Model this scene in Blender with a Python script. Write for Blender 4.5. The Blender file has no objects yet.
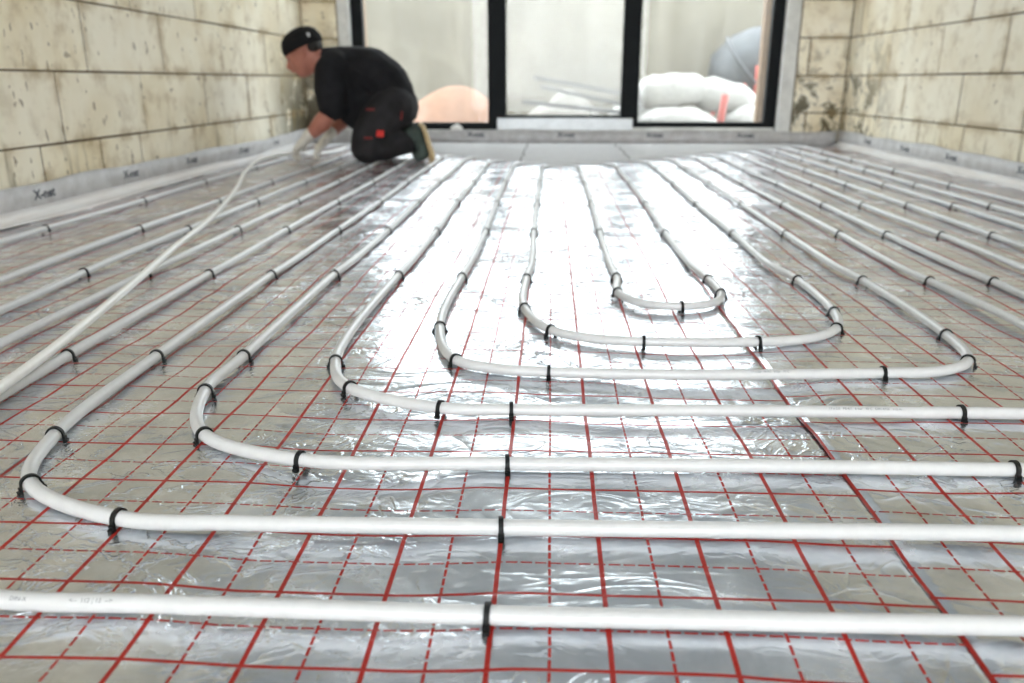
import bpy, bmesh, math, random
import numpy as np
from mathutils import Vector, Matrix, Quaternion

scene = bpy.context.scene
COL = scene.collection
random.seed(7)
RNG = np.random.default_rng(11)

# ---------------------------------------------------------------- camera
cam_d = bpy.data.cameras.new('camera')
cam_d.sensor_fit = 'HORIZONTAL'
cam_d.sensor_width = 36.0
cam_d.lens = 808.0 / 1024.0 * 36.0
cam_d.clip_start = 0.02
cam_d.clip_end = 200
cam = bpy.data.objects.new('camera', cam_d)
COL.objects.link(cam)
cam.location = (-0.0049, -0.5345, 0.4476)
_p, _y = 0.31167, 0.04626
_f = Vector((-math.sin(_y) * math.cos(_p), math.cos(_y) * math.cos(_p), -math.sin(_p)))
_r = Vector((math.cos(_y), math.sin(_y), 0))
_u = _r.cross(_f)
cam.matrix_world = Matrix(((_r.x, _u.x, -_f.x, cam.location.x), (_r.y, _u.y, -_f.y, cam.location.y),
                           (_r.z, _u.z, -_f.z, cam.location.z), (0, 0, 0, 1)))
cam_d.dof.use_dof = True
cam_d.dof.focus_distance = 1.05
cam_d.dof.aperture_fstop = 4.5
scene.camera = cam

# ---------------------------------------------------------------- sky, light, exposure
world = bpy.data.worlds.new('overcast_sky')
scene.world = world
world.use_nodes = True
_bg = world.node_tree.nodes['Background']
_bg.inputs[0].default_value = (0.91, 0.955, 1.0, 1)
_bg.inputs[1].default_value = 6.2

def area(name, loc, rot, sx, sy, power, color=(1, 1, 1), portal=False):
    l = bpy.data.lights.new(name, 'AREA')
    l.shape = 'RECTANGLE'; l.size = sx; l.size_y = sy; l.energy = power; l.color = color
    if portal: l.cycles.is_portal = True
    o = bpy.data.objects.new(name, l); COL.objects.link(o)
    o.location = loc; o.rotation_euler = rot
    return o
area('window_portal', (0.09, 6.0, 1.2), (-math.pi / 2, 0, 0), 3.3, 2.3, 1, portal=True)
# added fill light at an assumed rear opening behind the camera, brightens the room
area('rear_fill_light', (0.15, -5.45, 1.3), (math.pi / 2, 0, 0), 3.5, 2.3, 85, (0.95, 0.98, 1.0))

vs = scene.view_settings
vs.view_transform = 'Standard'; vs.look = 'None'; vs.gamma = 1.0; vs.use_curve_mapping = False
vs.exposure = 0.24

# ---------------------------------------------------------------- helpers
def link(o, parent=None):
    COL.objects.link(o)
    if parent is not None: o.parent = parent
    return o

def mk(name, verts, faces, mat=None, parent=None, smooth=False):
    me = bpy.data.meshes.new(name)
    me.from_pydata([tuple(v) for v in verts], [], faces)
    me.validate()
    if smooth: me.polygons.foreach_set('use_smooth', [True] * len(me.polygons))
    if mat: me.materials.append(mat)
    return link(bpy.data.objects.new(name, me), parent)

def from_bm(name, bm, mat=None, parent=None, smooth=False):
    me = bpy.data.meshes.new(name)
    bmesh.ops.recalc_face_normals(bm, faces=bm.faces)
    bm.to_mesh(me); bm.free()
    if smooth: me.polygons.foreach_set('use_smooth', [True] * len(me.polygons))
    if mat: me.materials.append(mat)
    return link(bpy.data.objects.new(name, me), parent)

def empty(name, loc=(0, 0, 0), rz=0.0):
    o = bpy.data.objects.new(name, None); o.empty_display_size = 0.05
    o.location = loc; o.rotation_euler = (0, 0, rz)
    return link(o)

def tag(o, label=None, cat=None, group=None, kind=None):
    if label: o['label'] = label
    if cat: o['category'] = cat
    if group: o['group'] = group
    if kind: o['kind'] = kind
    return o

def box_bm(bm, x0, x1, y0, y1, z0, z1, bev=0.0):
    r = bmesh.ops.create_cube(bm, size=1.0)
    vs_ = r['verts']
    for v in vs_:
        v.co = Vector(((x0 + x1) / 2 + v.co.x * (x1 - x0), (y0 + y1) / 2 + v.co.y * (y1 - y0), (z0 + z1) / 2 + v.co.z * (z1 - z0)))
    if bev > 0:
        es = list({e for v in vs_ for e in v.link_edges})
        bmesh.ops.bevel(bm, geom=es, offset=bev, segments=1, affect='EDGES', profile=0.5)

def box(name, x0, x1, y0, y1, z0, z1, mat, parent=None, bev=0.0):
    bm = bmesh.new(); box_bm(bm, x0, x1, y0, y1, z0, z1, bev)
    return from_bm(name, bm, mat, parent)

def catmull(pts, step=0.02):
    """centripetal Catmull-Rom through 3D points, resampled about every step"""
    P = [np.array(p, float) for p in pts]
    P = [2 * P[0] - P[1]] + P + [2 * P[-1] - P[-2]]
    out = []
    for i in range(1, len(P) - 2):
        p0, p1, p2, p3 = P[i - 1], P[i], P[i + 1], P[i + 2]
        t0 = 0.0
        t1 = t0 + max(np.linalg.norm(p1 - p0), 1e-6) ** .5
        t2 = t1 + max(np.linalg.norm(p2 - p1), 1e-6) ** .5
        t3 = t2 + max(np.linalg.norm(p3 - p2), 1e-6) ** .5
        n = max(1, int(np.linalg.norm(p2 - p1) / step))
        for k in range(n):
            t = t1 + (t2 - t1) * k / n
            A1 = (t1 - t) / (t1 - t0) * p0 + (t - t0) / (t1 - t0) * p1
            A2 = (t2 - t) / (t2 - t1) * p1 + (t - t1) / (t2 - t1) * p2
            A3 = (t3 - t) / (t3 - t2) * p2 + (t - t2) / (t3 - t2) * p3
            B1 = (t2 - t) / (t2 - t0) * A1 + (t - t0) / (t2 - t0) * A2
            B2 = (t3 - t) / (t3 - t1) * A2 + (t - t1) / (t3 - t1) * A3
            out.append((t2 - t) / (t2 - t1) * B1 + (t - t1) / (t2 - t1) * B2)
    out.append(P[-2])
    return np.array(out)

def tube_data(path, r, n=14):
    path = np.asarray(path, float)
    T = np.gradient(path, axis=0); T /= np.linalg.norm(T, axis=1)[:, None]
    up = np.array([0, 0, 1.0])
    S = np.cross(T, up)
    bad = np.linalg.norm(S, axis=1) < 1e-3
    S[bad] = (1, 0, 0)
    S /= np.linalg.norm(S, axis=1)[:, None]
    N = np.cross(S, T)
    rr = np.broadcast_to(np.asarray(r, float), (len(path),))
    a = np.arange(n) * 2 * math.pi / n
    V = path[:, None, :] + rr[:, None, None] * (np.cos(a)[None, :, None] * S[:, None, :] + np.sin(a)[None, :, None] * N[:, None, :])
    F = []
    m = len(path)
    for i in range(m - 1):
        for k in range(n):
            F.append((i * n + k, i * n + (k + 1) % n, (i + 1) * n + (k + 1) % n, (i + 1) * n + k))
    F.append(tuple(range(n))[::-1]); F.append(tuple(range((m - 1) * n, m * n)))
    return V.reshape(-1, 3), F

def tube(name, path, r, mat, parent=None, n=14):
    V, F = tube_data(path, r, n)
    return mk(name, V.tolist(), F, mat, parent, True)

# ---------------------------------------------------------------- materials
class NT:
    def __init__(s, name):
        s.m = bpy.data.materials.new(name); s.m.use_nodes = True
        s.t = s.m.node_tree; s.b = s.t.nodes['Principled BSDF']; s.out = s.t.nodes['Material Output']
    def n(s, typ, **kw):
        nd = s.t.nodes.new(typ)
        for k, v in kw.items(): setattr(nd, k, v)
        return nd
    def set(s, sock, v):
        if hasattr(v, 'is_output') or isinstance(v, bpy.types.NodeSocket): s.t.links.new(v, sock)
        else: sock.default_value = v
    def math(s, op, a, b=None, c=None, clamp=False):
        nd = s.n('ShaderNodeMath', operation=op, use_clamp=clamp)
        s.set(nd.inputs[0], a)
        if b is not None: s.set(nd.inputs[1], b)
        if c is not None: s.set(nd.inputs[2], c)
        return nd.outputs[0]
    def mix(s, f, a, b, mode='MIX'):
        nd = s.n('ShaderNodeMix', data_type='RGBA', blend_type=mode)
        s.set(nd.inputs[0], f)
        s.set(nd.inputs[6], a if not isinstance(a, tuple) else (*a, 1)); s.set(nd.inputs[7], b if not isinstance(b, tuple) else (*b, 1))
        return nd.outputs[2]
    def noise(s, vec, scale, detail=3, rough=.5, dist=0.0):
        nd = s.n('ShaderNodeTexNoise'); s.t.links.new(vec, nd.inputs['Vector'])
        nd.inputs['Scale'].default_value = scale; nd.inputs['Detail'].default_value = detail
        nd.inputs['Roughness'].default_value = rough; nd.inputs['Distortion'].default_value = dist
        return nd.outputs[0]
    def ramp(s, v, a, b, lo=0.0, hi=1.0):
        nd = s.n('ShaderNodeMapRange', interpolation_type='SMOOTHSTEP'); s.t.links.new(v, nd.inputs[0])
        nd.inputs[1].default_value = a; nd.inputs[2].default_value = b; nd.inputs[3].default_value = lo; nd.inputs[4].default_value = hi
        return nd.outputs[0]
    def mapping(s, vec, scale=(1, 1, 1), rot=(0, 0, 0), loc=(0, 0, 0)):
        nd = s.n('ShaderNodeMapping'); s.t.links.new(vec, nd.inputs[0])
        nd.inputs['Scale'].default_value = scale; nd.inputs['Rotation'].default_value = rot; nd.inputs['Location'].default_value = loc
        return nd.outputs[0]
    def pos(s): return s.n('ShaderNodeNewGeometry').outputs['Position']
    def obj(s): return s.n('ShaderNodeTexCoord').outputs['Object']
    def sep(s, v):
        nd = s.n('ShaderNodeSeparateXYZ'); s.t.links.new(v, nd.inputs[0]); return nd.outputs
    def bump(s, h, strength=.5, dist=.01, normal=None):
        nd = s.n('ShaderNodeBump'); s.t.links.new(h, nd.inputs['Height'])
        nd.inputs['Strength'].default_value = strength; nd.inputs['Distance'].default_value = dist
        if normal is not None: s.t.links.new(normal, nd.inputs['Normal'])
        return nd.outputs[0]
    def col(s, v): s.set(s.b.inputs['Base Color'], v if not isinstance(v, tuple) else (*v, 1))
    def rough(s, v): s.set(s.b.inputs['Roughness'], v)
    def nrm(s, v): s.t.links.new(v, s.b.inputs['Normal'])

def simple(name, c, rough=.6, metal=0.0, var=.12, scale=30.0, bump=.15, spec=None):
    """plain procedural material: base colour with slight noise variation and fine relief"""
    m = NT(name); o = m.obj()
    nz = m.noise(o, scale, 4, .6)
    dark = tuple(x * (1 - var) for x in c); light = tuple(min(1, x * (1 + var)) for x in c)
    m.col(m.mix(m.ramp(nz, .3, .7), dark, light))
    m.rough(rough); m.b.inputs['Metallic'].default_value = metal
    if spec is not None: m.b.inputs['Specular IOR Level'].default_value = spec
    if bump: m.nrm(m.bump(nz, bump, .004))
    return m.m

def foil_material():
    m = NT('printed_foil'); o = m.obj()
    dn = m.noise(o, 5.0, 2)
    x, y, z = m.sep(o)
    w = m.math('MULTIPLY', m.math('SUBTRACT', dn, .5), .004)
    xx = m.math('ADD', x, w); yy = m.math('ADD', y, w)
    px = m.math('PINGPONG', xx, .05); py = m.math('PINGPONG', yy, .05)
    qx = m.math('SUBTRACT', .05, px); qy = m.math('SUBTRACT', .05, py)
    sx = m.math('LESS_THAN', qx, .0023); sy = m.math('LESS_THAN', py, .0019)
    dashx = m.math('LESS_THAN', m.math('FRACT', m.math('MULTIPLY', m.math('ADD', xx, 20.0), 70.0)), .8)
    dashy = m.math('LESS_THAN', m.math('FRACT', m.math('MULTIPLY', m.math('ADD', yy, 20.0), 70.0)), .8)
    dx = m.math('MULTIPLY', m.math('LESS_THAN', px, .0014), dashy)
    dy = m.math('MULTIPLY', m.math('LESS_THAN', qy, .0012), dashx)
    line = m.math('MAXIMUM', m.math('MAXIMUM', sx, sy), m.math('MAXIMUM', dx, dy))
    blotch = m.noise(o, 7.0, 5, .65, .4)
    fine = m.noise(m.mapping(o, (1, 1, 1)), 90.0, 4, .7)
    speck = m.noise(m.mapping(o, (1, 1.6, 1), (0, 0, .4)), 55.0, 5, .75, 1.2)
    grey = m.mix(m.ramp(blotch, .32, .72), (.55, .585, .63), (.84, .875, .915))
    grey = m.mix(m.math('MULTIPLY', m.ramp(speck, .5, .72), .35), grey, (.92, .94, .96))
    m.col(m.mix(line, grey, (.40, .02, .013)))
    m.set(m.b.inputs['Metallic'], m.math('MULTIPLY_ADD', line, -.85, .93))
    rg = m.math('ADD', m.ramp(blotch, .3, .75, .11, .25), m.math('MULTIPLY', speck, .12))
    m.rough(m.math('ADD', rg, m.math('MULTIPLY', line, .15)))
    # creases: ridged, stretched noise
    c1 = m.math('ABSOLUTE', m.math('SUBTRACT', m.noise(m.mapping(o, (1.0, 1.7, 1)), 4.2, 3, .5, 1.0), .5))
    c2 = m.math('ABSOLUTE', m.math('SUBTRACT', m.noise(m.mapping(o, (1.0, 1.3, 1), (0, 0, .7)), 13.0, 2, .5, 1.4), .5))
    cr = m.math('ADD', m.math('POWER', c1, .7), m.math('MULTIPLY', m.math('POWER', c2, .8), .35))
    n1 = m.bump(cr, .40, .012)
    k3 = m.math('ABSOLUTE', m.math('SUBTRACT', m.noise(m.mapping(o, (1.0, 1.5, 1), (0, 0, .25)), 6.5, 4, .6, 1.6), .5))
    ridge = m.math('MULTIPLY', m.ramp(k3, .03, .0), m.ramp(m.noise(o, 2.3, 2), .42, .62))
    # the trodden middle of the sheet is creased most
    ridge = m.math('MULTIPLY', ridge, m.ramp(y, .55, 1.5, .12, 1.0))
    n1 = m.bump(ridge, .9, .012, n1)
    n2 = m.bump(fine, .10, .002, n1)
    m.nrm(n2)
    m.b.inputs['Specular IOR Level'].default_value = .3
    return m.m

def block_material():
    m = NT('aerated_block'); p = m.pos()
    rnd = m.n('ShaderNodeObjectInfo').outputs['Random']
    x, y, z = m.sep(p)
    big = m.noise(p, 1.9, 4, .6, .3); mid = m.noise(p, 9.0, 5, .65); fine = m.noise(p, 120.0, 3, .6)
    base = m.mix(m.ramp(big, .35, .68), (.93, .87, .71), (.80, .70, .50))
    base = m.mix(m.math('MULTIPLY', m.ramp(mid, .46, .72), .55), base, (.46, .35, .19))
    base = m.mix(m.math('MULTIPLY', rnd, .35), base, (.90, .87, .78))
    # slanted pits and tool marks, denser towards the camera end of the left wall
    sl = m.mapping(p, (5, 34, 12), (.42, 0, 0))
    pit = m.noise(sl, 1.0, 2, .5)
    pitd = m.math('ADD', m.ramp(y, 1.0, 3.4, -.075, .05), m.ramp(x, -1.0, 1.0, .675, .725))
    pm = m.math('GREATER_THAN', pit, pitd)
    base = m.mix(m.math('MULTIPLY', pm, .75), base, (.20, .14, .075))
    spots = m.math('GREATER_THAN', m.noise(p, 19.0, 2, .4), .72)
    base = m.mix(m.math('MULTIPLY', spots, .6), base, (.22, .165, .10))
    # dark damp growth in the two window corners
    cy = m.ramp(y, 4.55, 5.4); cz = m.ramp(z, 1.0, .15)
    moss = m.math('MULTIPLY', m.math('MULTIPLY', cy, cz), m.ramp(m.math('ADD', m.noise(p, 5.5, 5, .7, .6), m.ramp(x, -1.45, -1.7, 0.0, .12)), .475, .575))
    base = m.mix(m.math('MULTIPLY', moss, .92), base, (.055, .045, .022))
    # brown runs rising from the edge strip
    run = m.noise(m.mapping(p, (9, 9, 1.3)), 1.0, 4, .65)
    rz = m.ramp(z, .36, .10)
    base = m.mix(m.math('MULTIPLY', m.math('MULTIPLY', m.ramp(run, .56, .70), rz), .8), base, (.20, .155, .06))
    ny = m.math('GREATER_THAN', m.math('ABSOLUTE', m.sep(m.n('ShaderNodeNewGeometry').outputs['True Normal'])[1]), .5)
    gx, gy, gz = m.sep(m.n('ShaderNodeTexCoord').outputs['Generated'])
    ed = m.math('MINIMUM', m.math('MINIMUM', m.math('PINGPONG', gz, .5), .5), m.math('MULTIPLY', m.math('PINGPONG', m.math('ADD', m.math('MULTIPLY', gx, ny), m.math('MULTIPLY', gy, m.math('SUBTRACT', 1.0, ny))), .5), 2.5))
    edge = m.math('MULTIPLY', m.ramp(ed, .16, .0), m.ramp(m.noise(p, 4.5, 4, .65), .42, .62))
    base = m.mix(m.math('MULTIPLY', edge, .55), base, (.40, .29, .14))
    m.col(base); m.rough(.92); m.b.inputs['Specular IOR Level'].default_value = .15
    h = m.math('ADD', m.math('MULTIPLY', mid, .7), m.math('ADD', m.math('MULTIPLY', fine, .15), m.math('MULTIPLY', pm, -.6)))
    m.nrm(m.bump(h, .5, .006))
    return m.m

def glass_material(name, dust):
    m = NT(name); t = m.t
    p = m.pos()
    tr = m.n('ShaderNodeBsdfTransparent'); tr.inputs[0].default_value = (.96, .98, .97, 1)
    gl = m.n('ShaderNodeBsdfGlossy'); gl.inputs['Roughness'].default_value = .03
    df = m.n('ShaderNodeBsdfTranslucent'); df.inputs[0].default_value = (.85, .84, .80, 1)
    n = m.noise(m.mapping(p, (7, 7, 1.6)), 1.0, 5, .65)
    fn = m.noise(p, 45.0, 3, .6)
    f = m.math('MULTIPLY', m.ramp(m.math('ADD', m.math('MULTIPLY', n, .7), m.math('MULTIPLY', fn, .3)), .3, .7, .5, 1.5), dust)
    a = m.n('ShaderNodeMixShader'); a.inputs[0].default_value = .02
    t.links.new(tr.outputs[0], a.inputs[1]); t.links.new(gl.outputs[0], a.inputs[2])
    b = m.n('ShaderNodeMixShader'); t.links.new(f, b.inputs[0])
    t.links.new(a.outputs[0], b.inputs[1]); t.links.new(df.outputs[0], b.inputs[2])
    t.links.new(b.outputs[0], m.out.inputs['Surface'])
    return m.m

def strip_material():
    m = NT('foam_edge_strip'); p = m.pos()
    n = m.noise(p, 14.0, 4, .6); f = m.noise(p, 160.0, 2)
    m.col(m.mix(m.ramp(n, .35, .7), (.44, .43, .43), (.56, .555, .56)))
    m.rough(.5); m.nrm(m.bump(m.math('ADD', n, m.math('MULTIPLY', f, .2)), .35, .006))
    return m.m

def film_material():
    m = NT('edge_film'); p = m.pos()
    n = m.noise(m.mapping(p, (20, 4, 20)), 1.0, 4, .6)
    m.col(m.mix(m.ramp(n, .4, .65), (.86, .82, .80), (.92, .91, .91)))
    m.rough(.22); m.nrm(m.bump(n, .5, .01))
    m.b.inputs['Metallic'].default_value = .1
    return m.m

def concrete(name, c, scale=3.0):
    m = NT(name); p = m.pos()
    n = m.noise(p, scale, 6, .65); f = m.noise(p, 40.0, 4)
    a = m.mix(m.ramp(n, .3, .7), tuple(v * .86 for v in c), tuple(min(1, v * 1.1) for v in c))
    m.col(m.mix(m.math('MULTIPLY', m.ramp(f, .5, .8), .25), a, tuple(v * .6 for v in c)))
    m.rough(.9); m.nrm(m.bump(m.math('ADD', n, m.math('MULTIPLY', f, .3)), .4, .01))
    return m.m

def fabric(name, c, var=.25):
    m = NT(name); o = m.obj()
    n = m.noise(o, 9.0, 4, .6); f = m.noise(o, 260.0, 2)
    m.col(m.mix(m.ramp(n, .35, .7), tuple(v * (1 - var) for v in c), tuple(v * (1 + var) for v in c)))
    m.rough(.9); m.b.inputs['Specular IOR Level'].default_value = .2
    m.nrm(m.bump(m.math('ADD', n, m.math('MULTIPLY', f, .1)), .6, .02))
    return m.m

M = {}
M['foil'] = foil_material()
M['block'] = block_material()
M['mortar'] = concrete('mortar', (.13, .09, .05), 9)
M['ceiling'] = concrete('ceiling_concrete', (.73, .78, .84), 2.2)
M['slab'] = concrete('slab_concrete', (.45, .44, .42))
M['render'] = concrete('rear_render', (.62, .59, .52))
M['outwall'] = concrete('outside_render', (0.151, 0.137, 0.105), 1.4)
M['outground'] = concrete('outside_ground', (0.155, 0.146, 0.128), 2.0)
M['pipe'] = simple('white_pipe_plastic', (.63, .64, .65), .30, 0, .03, 60, .05)
M['loose'] = simple('loose_pipe_plastic', (.84, .84, .82), .32, 0, .03, 60, .05)
M['clip'] = simple('black_clip_plastic', (.008, .009, .0095), .5, 0, .2, 80, .1, .25)
M['strip'] = strip_material()
M['film'] = film_material()
M['ink'] = simple('dark_print_ink', (.055, .06, .08), .6, 0, .2, 50, 0)
M['inkgrey'] = simple('grey_print_ink', (.16, .17, .19), .6, 0, .2, 50, 0)
M['frame'] = simple('anthracite_aluminium', (.008, .0095, .011), .55, .0, .12, 20, .08, .1)
M['alu'] = simple('grey_aluminium', (.56, .58, .59), .40, .35, .06, 20, .08)
M['plaster'] = concrete('reveal_plaster', (.70, .70, .68), 6)
M['glass'] = glass_material('dusty_glass', .04)
M['glass2'] = glass_material('hazy_glass', .045)

# ---------------------------------------------------------------- room shell
XL, XR, YB, YR, ZC = -1.815, 2.10, 5.65, -5.5, 2.62
floor = tag(box('floor', XL - .3, XR + .3, YR - .3, YB + .3, -.20, -.012, M['slab']), kind='structure')
ceiling = tag(box('ceiling', XL - .3, XR + .3, YR - .3, YB + .3, ZC, ZC + .2, M['ceiling']), kind='structure')

def wall_shell(name, boxes):
    bm = bmesh.new()
    for b in boxes: box_bm(bm, *b)
    return tag(from_bm(name, bm, M['mortar']), kind='structure')
D = .05
wall_left = wall_shell('wall_left', [(XL - .3, XL - .0025, YR - .3, YB + .3, -.2, ZC)])
wall_right = wall_shell('wall_right', [(XR + .0025, XR + .3, YR - .3, YB + .3, -.2, ZC)])
WX0, WX1, WZ0, WZ1 = -1.47, 1.65, .10, 2.28     # window opening
wall_back = wall_shell('wall_back', [(XL - .007, -1.555, YB + .003, YB + .3, -.2, ZC), (1.745, XR + .007, YB + .003, YB + .3, -.2, ZC),
                                     (-1.555, 1.745, YB + .003, YB + .3, WZ1 + .05, ZC), (-1.555, 1.745, YB + .012, YB + .3, -.2, WZ0 - .02)])
wall_rear = tag(from_bm('wall_rear', (lambda bm: (box_bm(bm, XL, -1.65, YR - .25, YR, -.2, ZC), box_bm(bm, 1.95, XR, YR - .25, YR, -.2, ZC),
                                                  box_bm(bm, -1.65, 1.95, YR - .25, YR, 2.45, ZC), bm)[-1])(bmesh.new()), M['render']), kind='structure')

COURSES = [(-.02, .229), (.229, .483), (.483, .740), (.740, .991)]
while COURSES[-1][1] < ZC - .02: COURSES.append((COURSES[-1][1], min(ZC, COURSES[-1][1] + .252)))
JOINT = .009
def fill(js, a, b, L=.625):
    js = sorted(js); out = list(js)
    while out[0] - L > a + .12: out.insert(0, out[0] - L)
    while out[-1] + L < b - .12: out.append(out[-1] + L)
    return [a] + out + [b]
def side_blocks(wall, sgn, face, joints):
    for c, (z0, z1) in enumerate(COURSES):
        js = joints[c] if c < len(joints) else [2.0 + .31 * (c % 2) + .05 * ((c * 7) % 5)]
        ys = fill(js, YR, YB)
        for a, b in zip(ys[:-1], ys[1:]):
            off = random.uniform(-.0015, .003)
            jt = JOINT * random.uniform(.6, 1.2)
            f = face + sgn * off * -1
            x0, x1 = (face - D, f) if sgn < 0 else (f, face + D)
            box('block', x0, x1, a + jt / 2, b - jt / 2, z0 + jt / 2, z1 - jt / 2, M['block'], wall, .0018)
side_blocks(wall_left, -1, XL, [[2.33, 2.73, 3.06, 3.62, 4.17, 4.8], [1.85, 2.49, 3.13, 3.815, 4.44, 5.06], [2.09, 2.72, 3.377, 4.09, 4.811], [2.5, 3.129, 3.803, 4.516, 5.14]])
side_blocks(wall_right, 1, XR, [[3.825, 4.344, 5.004], [3.3, 3.922, 4.612, 4.997], [3.556, 4.207, 4.906], [3.927, 4.7, 5.482]])
def back_blocks(spans):
    for x0, x1, zlo, js in spans:
        for c, (z0, z1) in enumerate(COURSES):
            if z1 <= zlo + .02: continue
            z0 = max(z0, zlo)
            xs = [x0] + ([j for j in js[c % len(js)] if x0 + .05 < j < x1 - .05]) + [x1]
            for a, b in zip(xs[:-1], xs[1:]):
                jt = JOINT * random.uniform(.6, 1.2)
                box('block', a + jt / 2, b - jt / 2, YB + random.uniform(-.002, .002), YB + D, z0 + jt / 2, z1 - jt / 2, M['block'], wall_back, .0018)
back_blocks([(XL, -1.555, -.02, [[]]), (1.745, XR, -.02, [[1.845], [], [1.826], []]), (-1.555, 1.745, WZ1 + .05, [[-1.0, -.38, .25, .87, 1.5], [-1.3, -.68, -.05, .57, 1.2]])])

for i, (x0, x1) in enumerate(((-1.553, -1.468), (1.648, 1.743))):
    tag(box('trim_%d' % (i + 1), x0, x1, YB + .004, YB + .22, -.02, WZ1, M['plaster'], None, .004), kind='structure')
tag(box('trim_3', -1.468, 1.648, YB + .004, YB + .22, -.02, WZ0 - .001, M['plaster'], None, .004), kind='structure')
tag(box('trim_4', -1.553, 1.743, YB + .004, YB + .22, WZ1 + .001, WZ1 + .049, M['plaster'], None, .004), kind='structure')

# window: fixed pane | door leaf with threshold | fixed pane
win = empty('window_1', (0, 0, 0)); tag(win, kind='structure')
FY0, FY1 = 5.72, 5.80
box('frame_jamb', WX0, -1.387, FY0, FY1, WZ0, WZ1, M['frame'], win, .003)
box('frame_jamb', 1.567, WX1 - .003, FY0, FY1, WZ0, WZ1, M['frame'], win, .003)
box('mullion', -.472, -.338, FY0, FY1, WZ0 + .001, WZ1 - .06, M['frame'], win, .003)
box('mullion', .512, .640, FY0, FY1, WZ0 + .001, WZ1 - .06, M['frame'], win, .003)
box('frame_head', -1.387, 1.567, FY0 + .002, FY1, WZ1 - .07, WZ1, M['frame'], win, .003)
box('bottom_rail', -1.387, -.472, FY0 + .002, FY1, WZ0, .152, M['frame'], win, .003)
box('bottom_rail', -.338, .512, FY0 + .002, FY1, .186, .206, M['frame'], win, .003)
box('bottom_rail', .640, 1.567, FY0 + .002, FY1, .120, .158, M['frame'], win, .003)
box('threshold', -.405, .602, FY0 - .03, FY1, .098, .186, M['alu'], win, .004)
box('sill_rail', .604, 1.64, FY0 - .02, FY1, .10, .120, M['plaster'], win, .003)
for (x0, x1, z0, g) in ((-1.387, -.472, .152, 'glass'), (-.338, .512, .206, 'glass2'), (.640, 1.567, .158, 'glass')):
    box('pane', x0, x1, 5.758, 5.764, z0, WZ1 - .07, M[g], win)

# ---------------------------------------------------------------- foil sheets on the floor
_ks = [(RNG.uniform(8, 45), RNG.uniform(0, math.pi), RNG.uniform(0, 6.28)) for _ in range(26)]
def foil_h(x, y):
    h = np.zeros_like(x)
    for k, a, p in _ks:
        h += np.sin(k * (math.cos(a) * x + math.sin(a) * y) + p) * (8.0 / k) ** .9
    return h
def foil_sheet(x0, x1, yoff, zoff, label, lift_left=False):
    nx = int((x1 - x0) / .016) + 1
    ya = np.concatenate([np.linspace(YR, -.1, 90), np.arange(-.085, 2.6, .016), np.linspace(2.63, YB - .004, 100)])
    xa = np.linspace(x0, x1, nx)
    X, Y = np.meshgrid(xa, ya)
    Z = np.clip(foil_h(X, Y) * .0013, -.0045, .0014) + zoff
    if lift_left: Z += np.maximum(0, .03 - (X - x0)) / .03 * (.0002 + .0018 * np.exp(-((Y - .45) / .09) ** 2))
    V = np.stack([X, Y - yoff, Z], -1).reshape(-1, 3)
    m = len(ya)
    idx = np.arange(nx * m).reshape(m, nx)
    F = np.stack([idx[:-1, :-1], idx[:-1, 1:], idx[1:, 1:], idx[1:, :-1]], -1).reshape(-1, 4)
    me = bpy.data.meshes.new('foil_sheet'); me.from_pydata(V.tolist(), [], F.tolist())
    me.polygons.foreach_set('use_smooth', [True] * len(me.polygons)); me.materials.append(M['foil'])
    o = link(bpy.data.objects.new('foil_sheet', me)); o.location = (0, yoff, 0)
    s = o.modifiers.new('thick', 'SOLIDIFY'); s.thickness = .0003; s.offset = -1
    tag(o, label, 'foil sheet', 'silver grid-printed foil sheets covering the floor')
foil_sheet(XL + .002, -.645, -.001, 0, 'silver foil sheet with red grid along the left block wall')
foil_sheet(-.655, .356, -.002, .0004, 'silver foil sheet with red grid at the centre, under the innermost loops', True)
foil_sheet(.3475, 1.356, .012, .0008, 'silver foil sheet with red grid right of the front seam', True)
foil_sheet(1.3475, XR - .002, .004, .0012, 'silver foil sheet with red grid along the right block wall', True)

# ---------------------------------------------------------------- heating pipes
R = .0085
PZ = .0115
IDX_X = {-1: -.048, -2: -.203, -3: -.354, -4: -.505, -5: -.656, -6: -.811, -7: -.967, -8: -1.125, -9: -1.275, -10: -1.42, -11: -1.572,
         0: .149, 1: .350, 2: .547, 3: .706, 4: .860, 5: 1.005, 6: 1.158, 7: 1.310, 8: 1.476, 9: 1.615, 10: 1.762}
ROWS = [1.31, 1.91, 2.52, 3.15, 3.76]
def far_y(r): return 3.95 + .15 * r
def jit(s=.005): return random.uniform(-s, s)
def leg(i, y0, y1):
    """points of one straight leg from y0 to y1 (either direction), nudged a little at each clip row"""
    ys = [y for y in ROWS + [4.3, 4.8] if min(y0, y1) + .12 < y < max(y0, y1) - .12]
    ys = [y0] + (ys if y1 > y0 else ys[::-1]) + [y1]
    rnd = random.Random(100 + i)
    off = {y: rnd.uniform(-.006, .006) for y in ROWS + [4.3, 4.8]}
    return [(IDX_X[i] + off.get(y, 0), y) for y in ys]
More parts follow.
